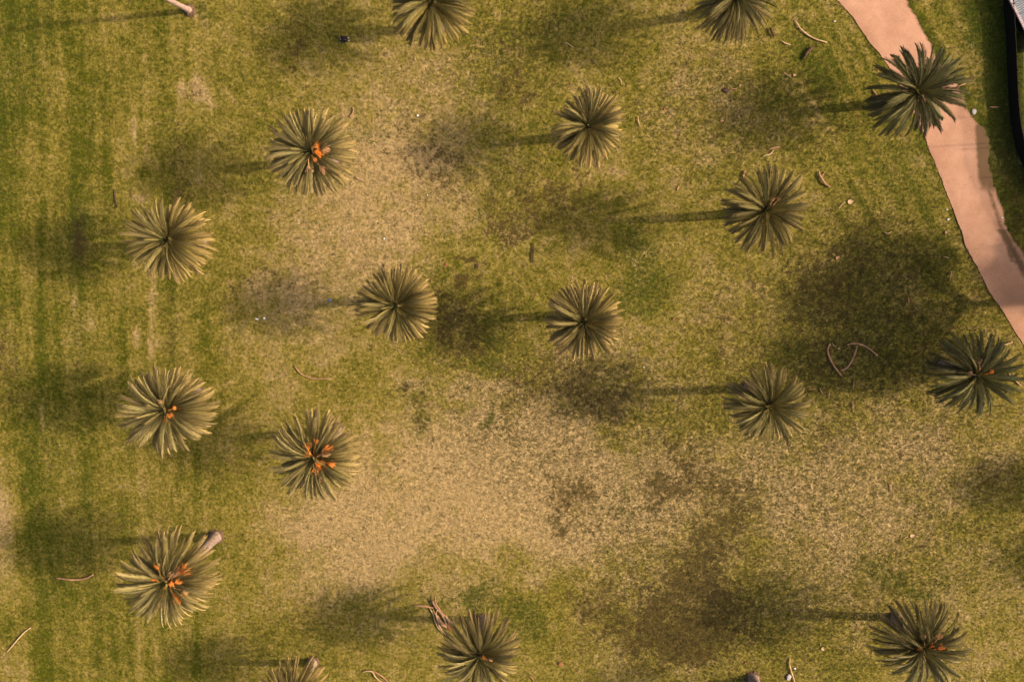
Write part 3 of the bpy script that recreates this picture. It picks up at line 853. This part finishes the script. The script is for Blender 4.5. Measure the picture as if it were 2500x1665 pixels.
# ---------------------------------------------------------------- fallen stalks, sheaths
def stalk(label, line, wpx, m=None, spoon=None, cat='dead stalk', group='fallen palm stalks and sheaths', name='palm_stalk', lift=0., twig=0):
    r = random.Random(len(label) * 7 + int(line[0][0]))
    P = resample(line, max(7, 4 * len(line)))
    # smooth the corners a little
    Q = P.copy()
    for _ in range(2): Q[1:-1] = (Q[:-2] + 2 * Q[1:-1] + Q[2:]) / 4
    k = .0405 * .5
    g = [at(*q) for q in Q]; o0 = g[len(g) // 2].copy()
    n = len(g); rad = []
    for i in range(n):
        t = i / (n - 1)
        rad.append(max(.018, wpx * .84 * k * (.55 + .55 * math.sin(math.pi * (.15 + .7 * t))) * r.uniform(.85, 1.12)))
    if spoon: rad = [q * .8 for q in rad]
    pts = [q - o0 + Vector((0, 0, rad[i] * .8 + .02 + lift + .10 * wpx * k * 3 * math.sin(math.pi * i / (n - 1)))) for i, q in enumerate(g)]
    mb = MB(); mb.tube(pts, rad, 7, 0, .75)
    for i in range(twig):
        j = r.randrange(2, n - 2); d = Vector((r.uniform(-1, 1), r.uniform(-1, 1), .1)).normalized()
        mb.tube([pts[j], pts[j] + d * .35, pts[j] + d * .7], [.02, .015, .006], 4)
    mats = [m or M_dry]
    if spoon is not None and spoon:
        sx, sy, sw = spoon
        c = at(sx, sy) - o0; rr = sw * k * .62
        dirv = (c - pts[-1]); dirv.z = 0; dirv = dirv.normalized() if dirv.length > .01 else Vector((1, 0, 0))
        side = Vector((-dirv.y, dirv.x, 0)); b = len(mb.v); na = 10
        rings = [(1, .10, 0), (.72, .05, 0), (.3, .02, 0)]
        for (q, z, _) in rings:
            for i in range(na):
                th = 2 * math.pi * i / na
                mb.v.append(c + dirv * (math.cos(th) * rr * 1.45 * q) + side * (math.sin(th) * rr * q * (1.1 - .35 * math.cos(th))) + Vector((0, 0, .03 + z * rr * 3)))
        for j in range(2):
            for i in range(na):
                q = (i + 1) % na; mb.f.append((b + j * na + i, b + j * na + q, b + (j + 1) * na + q, b + (j + 1) * na + i)); mb.m.append(0)
        mb.f.append(tuple(b + 2 * na + i for i in range(na))); mb.m.append(0)
    o = link(name, mb.mesh(name, mats, True), None, o0)
    tag(o, label, cat, group)

STALKS = [
 ('long curved pale stalk in the green grass left of the top of the path', [(1941, 50), (1950, 69), (1968, 85), (1989, 97), (2018, 105)], 4, M_drypale, None),
 ('short dark brown sheath close below the palm at the top right', [(1879, 69), (1883, 79), (1889, 90)], 7, M_drydark, None),
 ('small pale hooked stalk below the dark sheath in the upper right', [(1908, 101), (1917, 108), (1929, 110)], 3.2, M_drypale, None),
 ('thick brown curled sheath in the upper right lawn left of the path', [(1960, 145), (1966, 133), (1975, 122), (1986, 117)], 8, M_drydark, None),
 ('thin stalk ending in a pink spoon-shaped sheath, above the upper right shadow', [(1913, 177), (1920, 184), (1931, 188)], 2.6, M_drypale, (1940, 184, 9)),
 ('stalk with a spoon end lying in the palm shadow at upper right', [(1785, 216), (1790, 219), (1798, 217)], 3, M_dry, (1808, 209, 8)),
 ('straight pinkish stalk above the curved one, upper right lawn', [(1876, 364), (1888, 362), (1904, 359)], 4.5, M_dry, None),
 ('curved stalk like a sickle above the spiky palm', [(1863, 382), (1868, 379), (1879, 378), (1888, 368)], 4, M_drypale, None),
 ('thick crumpled stalk right of the spiky palm', [(1998, 420), (2000, 430), (2005, 437), (2011, 448), (2025, 457)], 6, M_dry, None),
 ('short twig crossing the thick crumpled stalk', [(2000, 440), (2007, 430), (2013, 420)], 3, M_dry, None),
 ('thin stalk with a broad pink sheath right of the spiky palm', [(2047, 511), (2054, 500), (2063, 494)], 2.6, M_drypale, (2076, 493, 16)),
 ('small upright stalk touching the top of the spiky palm', [(1814, 440), (1814, 428), (1818, 417)], 4.5, M_dry, None),
 ('upper small arc-shaped stalk above the small golden palm', [(1510, 190), (1516, 198), (1518, 208)], 2.6, M_drypale, None),
 ('small brown sheath next to the small golden palm top', [(1486, 205), (1496, 213)], 2.2, M_drydark, (1501, 226, 7)),
 ('hooked stalk right of the small golden palm', [(1557, 285), (1558, 298), (1563, 310)], 3, M_drypale, None),
 ('thin arc-shaped stalk above right of the fruiting palm in the upper left', [(862, 262), (864, 274), (854, 287)], 3, M_dry, None),
 ('thin straw-coloured twig in the dark grass at the top middle', [(1379, 103), (1390, 110), (1401, 119)], 2.2, M_drypale, None),
 ('short dark twig right below the fruiting palm in the upper left', [(868, 432), (876, 439), (888, 443)], 3, M_dry, None),
 ('long thin curved stalk on the dry lawn at the left of centre', [(720, 893), (727, 905), (740, 916), (765, 924), (810, 924)], 3.4, M_dry, None),
 ('reddish straight stalk lying at the far left below the middle', [(139, 1410), (160, 1412), (180, 1414), (205, 1412), (216, 1409), (229, 1401)], 5.5, M_dry, None),
 ('grey forked branch near the lower left edge', [(18, 1590), (33, 1573), (47, 1556), (62, 1540), (76, 1531)], 4, M_drypale, None),
 ('left stroke of the heart-shaped group of stalks in the big shade', [(2026, 838), (2019, 851), (2020, 863), (2027, 880), (2038, 898), (2053, 916)], 5.5, M_dry, None),
 ('middle stroke of the heart-shaped group of stalks in the big shade', [(2092, 843), (2089, 854), (2082, 872), (2073, 889), (2063, 901), (2051, 904)], 5.5, M_dry, None),
 ('right arching stroke of the heart-shaped group of stalks in the big shade', [(2067, 842), (2079, 838), (2093, 838), (2110, 844), (2125, 854), (2141, 868)], 5.5, M_dry, None),
 ('thin stalk with small brown spoon between the heart-shaped strokes', [(2031, 838), (2036, 844), (2041, 847)], 2.5, M_drypale, (2048, 851, 8)),
 ('pink sheath with pointed tail at the top of the big shade', [(2027, 637), (2034, 635)], 2.6, M_dry, (2045, 629, 12)),
 ('small curved stalk in the shade left of the path bend', [(2321, 661), (2319, 672), (2318, 686)], 4, M_dry, None),
 ('thin pale twig in the shade near the path edge', [(2303, 628), (2310, 628), (2317, 631)], 2, M_drypale, None),
 ('straight pale stalk between the dark green palm and the path', [(2426, 846), (2440, 844), (2455, 840), (2471, 835)], 4, M_drypale, None),
 ('thin short stick in the middle of the big shade', [(2217, 725), (2218, 742)], 3, M_dry, None),
 ('upright stick below the heart-shaped stalks, upper of two', [(2084, 930), (2082, 950)], 3, M_dry, None),
 ('upright stick below the heart-shaped stalks, lower of two', [(2081, 978), (2082, 1006)], 2.4, M_dry, None),
 ('slanting stick left below the heart-shaped stalks', [(2001, 948), (2008, 963)], 2.6, M_dry, None),
 ('curved stick beside the slanting stick in the shade', [(2026, 954), (2022, 964), (2024, 973)], 2.8, M_dry, None),
 ('faint reddish twig right of the yellow and green palm', [(1973, 951), (1991, 949)], 2.2, M_dry, None),
 ('pale twig at the upper edge of the big shade', [(2159, 568), (2167, 571), (2176, 566)], 2.6, M_drypale, None),
 ('bleached forked branch right of the dark green palm', [(2462, 911), (2474, 925), (2484, 935), (2492, 942)], 4, M_drypale, None),
 ('bleached side branch crossing the forked one by the dark green palm', [(2464, 926), (2472, 924), (2472, 912)], 3, M_drypale, None),
 ('small brown curved stalk on the dry lawn at lower right', [(2170, 1180), (2174, 1188), (2174, 1201)], 3, M_dry, None),
 ('thin stem with round pink sheath on the dry lawn at lower right', [(2204, 1315), (2210, 1311), (2216, 1309)], 2.6, M_drypale, (2227, 1307, 14)),
 ('pink pear-shaped sheath above the bottom edge right of centre', [(2002, 1568), (2004, 1575)], 2.4, M_drypale, (2009, 1583, 13)),
 ('long bent pale stalk running out of the bottom edge', [(1928, 1605), (1926, 1620), (1930, 1635), (1935, 1650), (1943, 1675)], 4.5, M_drypale, None),
 ('short twig at the bottom edge below the lower right palm', [(2400, 1654), (2407, 1668)], 3, M_drypale, None),
 ('dark brown straight strip of bark in the shadow left of the middle palm', [(1302, 594), (1303, 610), (1301, 625), (1301, 641)], 5, M_drydark, None),
 ('left looped stalk at the bottom edge below centre left', [(885, 1640), (895, 1636), (910, 1637), (916, 1650), (926, 1660), (945, 1672)], 4, M_drypale, None),
 ('right looped stalk at the bottom edge below centre left', [(911, 1637), (922, 1642), (935, 1650), (952, 1668)], 4, M_dry, None),
 ('small arc-shaped twig at the bottom edge right of the heap palm', [(1292, 1648), (1300, 1654), (1304, 1664)], 2.4, M_dry, None),
 ('orange stick in the shade by the low wall', [(2415, 262), (2426, 263), (2438, 262)], 3.6, M_dry, None),
 ('orange stalk tip poking out right of the path palm', [(2338, 212), (2347, 208), (2357, 206)], 3.6, M_dry, None),
 ('reddish stalk poking out left of the path palm', [(2130, 218), (2138, 232), (2146, 250), (2147, 262)], 4, M_dry, None),
 ('short dark stick on the left stripes above the tan palm', [(280, 464), (281, 480), (285, 500), (288, 507)], 3, M_drydark, None),
 ('tiny dark curved twig on the straw lawn above centre', [(1013, 138), (1015, 150)], 1.8, M_drypale, None),
]
for i, (lb, ln, wd, m_, sp_) in enumerate(STALKS): stalk(lb, ln, wd, m_, sp_)

# heap of dead stalks beside the bottom middle palm: every stalk lies on its own
HEAP = [
 ('pink stalk sticking out leftwards from the heap', [(1010, 1477), (1025, 1477), (1040, 1478), (1058, 1483)], 6, M_dry, 0),
 ('outermost left stalk of the heap, curving down to the palm', [(1049, 1483), (1059, 1500), (1062, 1515), (1069, 1530), (1084, 1548)], 4, M_drypale, 0),
 ('second stalk of the heap, parallel to the outermost one', [(1058, 1486), (1066, 1505), (1070, 1520), (1078, 1535), (1090, 1550)], 4, M_drypale, .08),
 ('long straight stalk along the upper side of the heap', [(1056, 1466), (1063, 1478), (1072, 1488), (1085, 1502), (1098, 1516), (1106, 1521)], 6, M_dry, .1),
 ('thin stalk with tip pointing up out of the heap', [(1063, 1451), (1063, 1465), (1069, 1478), (1080, 1492), (1092, 1504)], 3.6, M_dry, .18),
 ('pale stalk tip beside the pointing one on the heap', [(1058, 1455), (1060, 1468), (1067, 1482)], 3, M_drypale, .1),
 ('dark short stalk at the upper left of the heap', [(1051, 1461), (1054, 1470), (1060, 1480)], 4, M_drydark, .05),
 ('broad brown sheath in the middle of the heap', [(1066, 1500), (1073, 1512), (1082, 1521), (1094, 1530)], 12, M_dry, .0),
 ('bent stalk over the middle of the heap', [(1069, 1484), (1065, 1492), (1067, 1505), (1075, 1517)], 3.6, M_drypale, .24),
 ('pale bracket-like stalk across the heap', [(1078, 1497), (1086, 1508), (1090, 1520), (1099, 1531)], 4, M_drypale, .2),
 ('red-brown short stalk at the lower end of the heap', [(1092, 1518), (1097, 1528), (1100, 1536)], 8, M_redleaf, .1),
 ('thick stalk butt at the right end of the heap', [(1088, 1500), (1097, 1511), (1106, 1518)], 8, M_drypale, .16),
]
for lb, ln, wd, m_, lf in HEAP: stalk(lb, ln, wd, m_, None, group='heap of dead palm stalks', lift=lf)

# ---------------------------------------------------------------- litter, stones, dead leaves
def scrap(label, px, py, wpx, hpx, m, name='litter', cat='litter', flat=.4, seed=0):
    r = random.Random(int(px * 3 + py)); g = at(px, py); k = .0405 / 2
    bm = bmesh.new(); bmesh.ops.create_icosphere(bm, subdivisions=2, radius=1)
    for v in bm.verts:
        v.co = Vector((v.co.x * wpx * k, v.co.y * hpx * k, v.co.z * min(wpx, hpx) * k * flat)) * .85 * (1 + r.uniform(-.28, .28))
        v.co.z += min(wpx, hpx) * k * flat * .8
    me = bpy.data.meshes.new(name); bm.to_mesh(me); bm.free(); me.materials.append(m)
    tag(link(name, me, None, g, (0, 0, r.uniform(-.4, .4))), label, cat)

scrap('small blue plastic scrap on the grass left of the centre-left palm', 805, 733, 6, 8, M_blue)
scrap('elongated white paper scrap, left of a pair on the lawn at left', 627, 779, 10, 4.5, M_paperw)
scrap('round bluish white scrap, right of a pair on the lawn at left', 645, 777, 7, 7, M_paperw)
scrap('white dot of litter on the straw lawn above the upper left palm', 1020, 283, 5, 5, M_paperw)
scrap('white dot of litter on the straw lawn above the centre-left palm', 938, 583, 4.5, 4.5, M_paperw)
scrap('tiny pale speck of litter below the upper straw patch', 1044, 477, 4, 3.5, M_paperw)
scrap('white scrap on the grass left of the path bend', 2315, 536, 7, 5, M_paperw)
scrap('small cream scrap above the white one by the path', 2312, 512, 4.5, 3, M_paperw)
scrap('white dot at the right margin of the path', 2447, 532, 4, 4, M_paperw)
scrap('white scrap beside the bent pale stalk at the bottom', 1940, 1631, 6, 6, M_paperw)
scrap('cream scrap on the grass below right of the middle palm', 1572, 896, 4.5, 3.5, M_paperw)
scrap('white dot in the black shade of the shed roof', 2476, 51, 5, 4, M_paperw)
scrap('white speck in the green verge left of the top of the path', 2038, 53, 4, 4, M_paperw)
scrap('pale scrap on the green verge right of the path', 2298, 122, 4, 4, M_paperw)
scrap('pinkish grey sheet of crumpled paper right of the path', 2377, 273, 13, 17, M_paperg, flat=.25)
scrap('dark oval stone lying on the path below the path palm', 2283, 303, 11, 7, M_stone, 'stone', 'stone', .6)
scrap('greyish pink flat stone at the bottom edge beside the bent stalk', 1925, 1652, 14, 18, M_paperg, 'stone', 'stone', .4)
scrap('reddish dead leaf at the bottom middle right', 1368, 1620, 13, 14, M_redleaf, 'dead_leaf', 'dead leaf', .25)
scrap('red-brown dead leaf above right of the centre-left palm', 1090, 646, 12, 8, M_redleaf, 'dead_leaf', 'dead leaf', .3)
scrap('dark brown dead leaf between the two central palms', 1164, 650, 11, 13, M_drydark, 'dead_leaf', 'dead leaf', .3)
scrap('dark brown dead leaf on top of the centre-left palm edge', 938, 648, 7, 8, M_drydark, 'dead_leaf', 'dead leaf', .3)
scrap('reddish leaf curl above the bottom edge trunk foot', 1820, 1617, 6, 6, M_redleaf, 'dead_leaf', 'dead leaf', .4)
scrap('orange-brown leaf right of the upper shadow', 1622, 267, 5, 6, M_redleaf, 'dead_leaf', 'dead leaf', .4)
scrap('pinkish leaf in the upper right palm shadow', 1762, 296, 10, 5, M_dry, 'dead_leaf', 'dead leaf', .3)
scrap('black clump of dead leaves in the upper right palm shadow', 1772, 221, 16, 14, M_drydark, 'dead_leaf', 'dead leaf', .3)
scrap('dark dot-like leaf left of the heap of stalks', 994, 1451, 5, 5, M_drydark, 'dead_leaf', 'dead leaf', .5)
scrap('dark dot-like leaf lower left of the heap of stalks', 994, 1570, 4, 5, M_drydark, 'dead_leaf', 'dead leaf', .5)
scrap('second dark dot-like leaf just right of the first near the heap', 1030, 1443, 5, 5, M_drydark, 'dead_leaf', 'dead leaf', .5)
scrap('brown leaf on the tan lawn right of the thin-fronded palm', 990, 1127, 6, 5, M_redleaf, 'dead_leaf', 'dead leaf', .4)
scrap('pink dead sheath in the straw patch above centre right', 1655, 460, 7, 12, M_dry, 'dead_leaf', 'dead leaf', .3)
scrap('orange leaves by the path edge below the white scraps', 2309, 568, 7, 9, M_dry, 'dead_leaf', 'dead leaf', .3)
scrap('brown leaf right of the middle palm', 1644, 779, 6, 6, M_redleaf, 'dead_leaf', 'dead leaf', .3)
scrap('dark brown leaf left of the heart of the dark patch in the middle', 1095, 775, 9, 8, M_drydark, 'dead_leaf', 'dead leaf', .3)
scrap('pink leaf on the dark patch left of the middle palm', 1112, 780, 5, 6, M_dry, 'dead_leaf', 'dead leaf', .3)

# ---------------------------------------------------------------- person kneeling, bent forward on the grass
def skin_mesh(name, chains, m, sub=2):
    """chains: list of lists of (pos, radius); consecutive joints connected; shared joints given by equal positions"""
    verts, rads, edges, key = [], [], [], {}
    for ch in chains:
        prev = None
        for p, r in ch:
            kk = tuple(round(c, 4) for c in p)
            if kk not in key: key[kk] = len(verts); verts.append(p); rads.append(r)
            i = key[kk]
            if prev is not None and prev != i: edges.append((prev, i))
            prev = i
    me = bpy.data.meshes.new(name); me.from_pydata(verts, edges, [])
    o = bpy.data.objects.new('tmp_' + name, me); C.objects.link(o)
    sm = o.modifiers.new('s', 'SKIN'); sm.use_smooth_shade = True
    for i, d in enumerate(me.skin_vertices[0].data):
        r = rads[i]; d.radius = (r, r) if not hasattr(r, '__len__') else r
        d.use_root = (i == 0)
    ss = o.modifiers.new('d', 'SUBSURF'); ss.levels = sub; ss.render_levels = sub
    dg = bpy.context.evaluated_depsgraph_get(); dg.update()
    new = bpy.data.meshes.new_from_object(o.evaluated_get(dg))
    bpy.data.objects.remove(o); bpy.data.meshes.remove(me)
    new.name = name; new.materials.clear(); new.materials.append(m)
    return new

def build_person():
    g = at(838, 98)
    root = empty('person', g, math.radians(184))
    tag(root, 'person in black clothes and white shoes bent forward on the lawn, upper left', 'person')
    pel = (-.34, 0, .30); ch = (.02, 0, .36); nk = (.17, 0, .33); hd = (.27, 0, .26); hd2 = (.37, 0, .20)
    body = [[(pel), (-.16, 0, .37), ch, nk, hd, hd2]]
    rad = {pel: .13, (-.16, 0, .37): .12, ch: .13, nk: .055, hd: .085, hd2: .075}
    def cc(l, rr): return [(p, r) for p, r in zip(l, rr)]
    chains = [cc([pel, (-.16, 0, .37), ch, nk, hd, hd2], [.12, .11, .12, .05, .088, .07])]
    cloth = [cc([pel, (-.16, 0, .37), ch, (.12, 0, .345)], [.145, .14, .155, .09])]
    trous = [cc([pel, (-.27, 0, .33)], [.155, .14])]
    shoes = []
    for s in (-1, 1):
        sh = (.06, s * .19, .33); el = (.13, s * .34, .12); wr = (.30, s * .27, .045); hn = (.37, s * .25, .03)
        chains.append(cc([ch, sh, el, wr, hn], [.12, .06, .045, .03, .035]))
        cloth.append(cc([ch, sh, (.10, s * .27, .22), (.125, s * .33, .13)], [.155, .085, .07, .062]))
        hip = (-.34, s * .12, .28); kn = (.0, s * .17, .09); an = (-.46, s * .12, .07)
        chains.append(cc([pel, hip, kn, an, (-.56, s * .12, .05)], [.10, .075, .05, .035, .03]))
        trous.append(cc([pel, hip, (-.17, s * .15, .19), kn, (-.22, s * .15, .08), an], [.165, .145, .135, .11, .095, .065]))
        shoes.append(skin_mesh('shoe', [cc([(-.47, s * .12, .07), (-.54, s * .12, .09), (-.60, s * .12, .055)], [.050, .058, .045])], M_white))
    bm_ = skin_mesh('body', chains, M_skin)
    # fingers joined into the same mesh, rooted in the palm
    bm = bmesh.new(); bm.from_mesh(bm_)
    for s in (-1, 1):
        for f in range(5):
            y0 = s * .25 + (f - 2) * .018
            ln = (.05, .075, .085, .078, .06)[f]
            if f == (0 if s > 0 else 4):
                fc = [((.33, y0, .03), .012), ((.36, y0 - s * .035, .022), .011), ((.385, y0 - s * .05, .015), .009)]
            else:
                fc = [((.37, y0, .03), .012), ((.37 + ln * .6, y0 * 1.01, .032), .010), ((.37 + ln, y0 * 1.02, .014), .008)]
            fm = skin_mesh('finger', [fc], M_skin, 1); bm.from_mesh(fm); bpy.data.meshes.remove(fm)
    # nose and ears
    bm.to_mesh(bm_); bm.free()
    for p in bm_.polygons: p.use_smooth = True
    link('body', bm_, root)
    link('shirt', skin_mesh('shirt', cloth, M_black), root)
    link('trousers', skin_mesh('trousers', trous, M_navy), root)
    for q in shoes: link('shoe', q, root)
    link('hair', skin_mesh('hair', [cc([(.23, 0, .31), (.30, 0, .29), (.38, 0, .245)], [.085, .10, .080])], M_hair), root)
build_person()
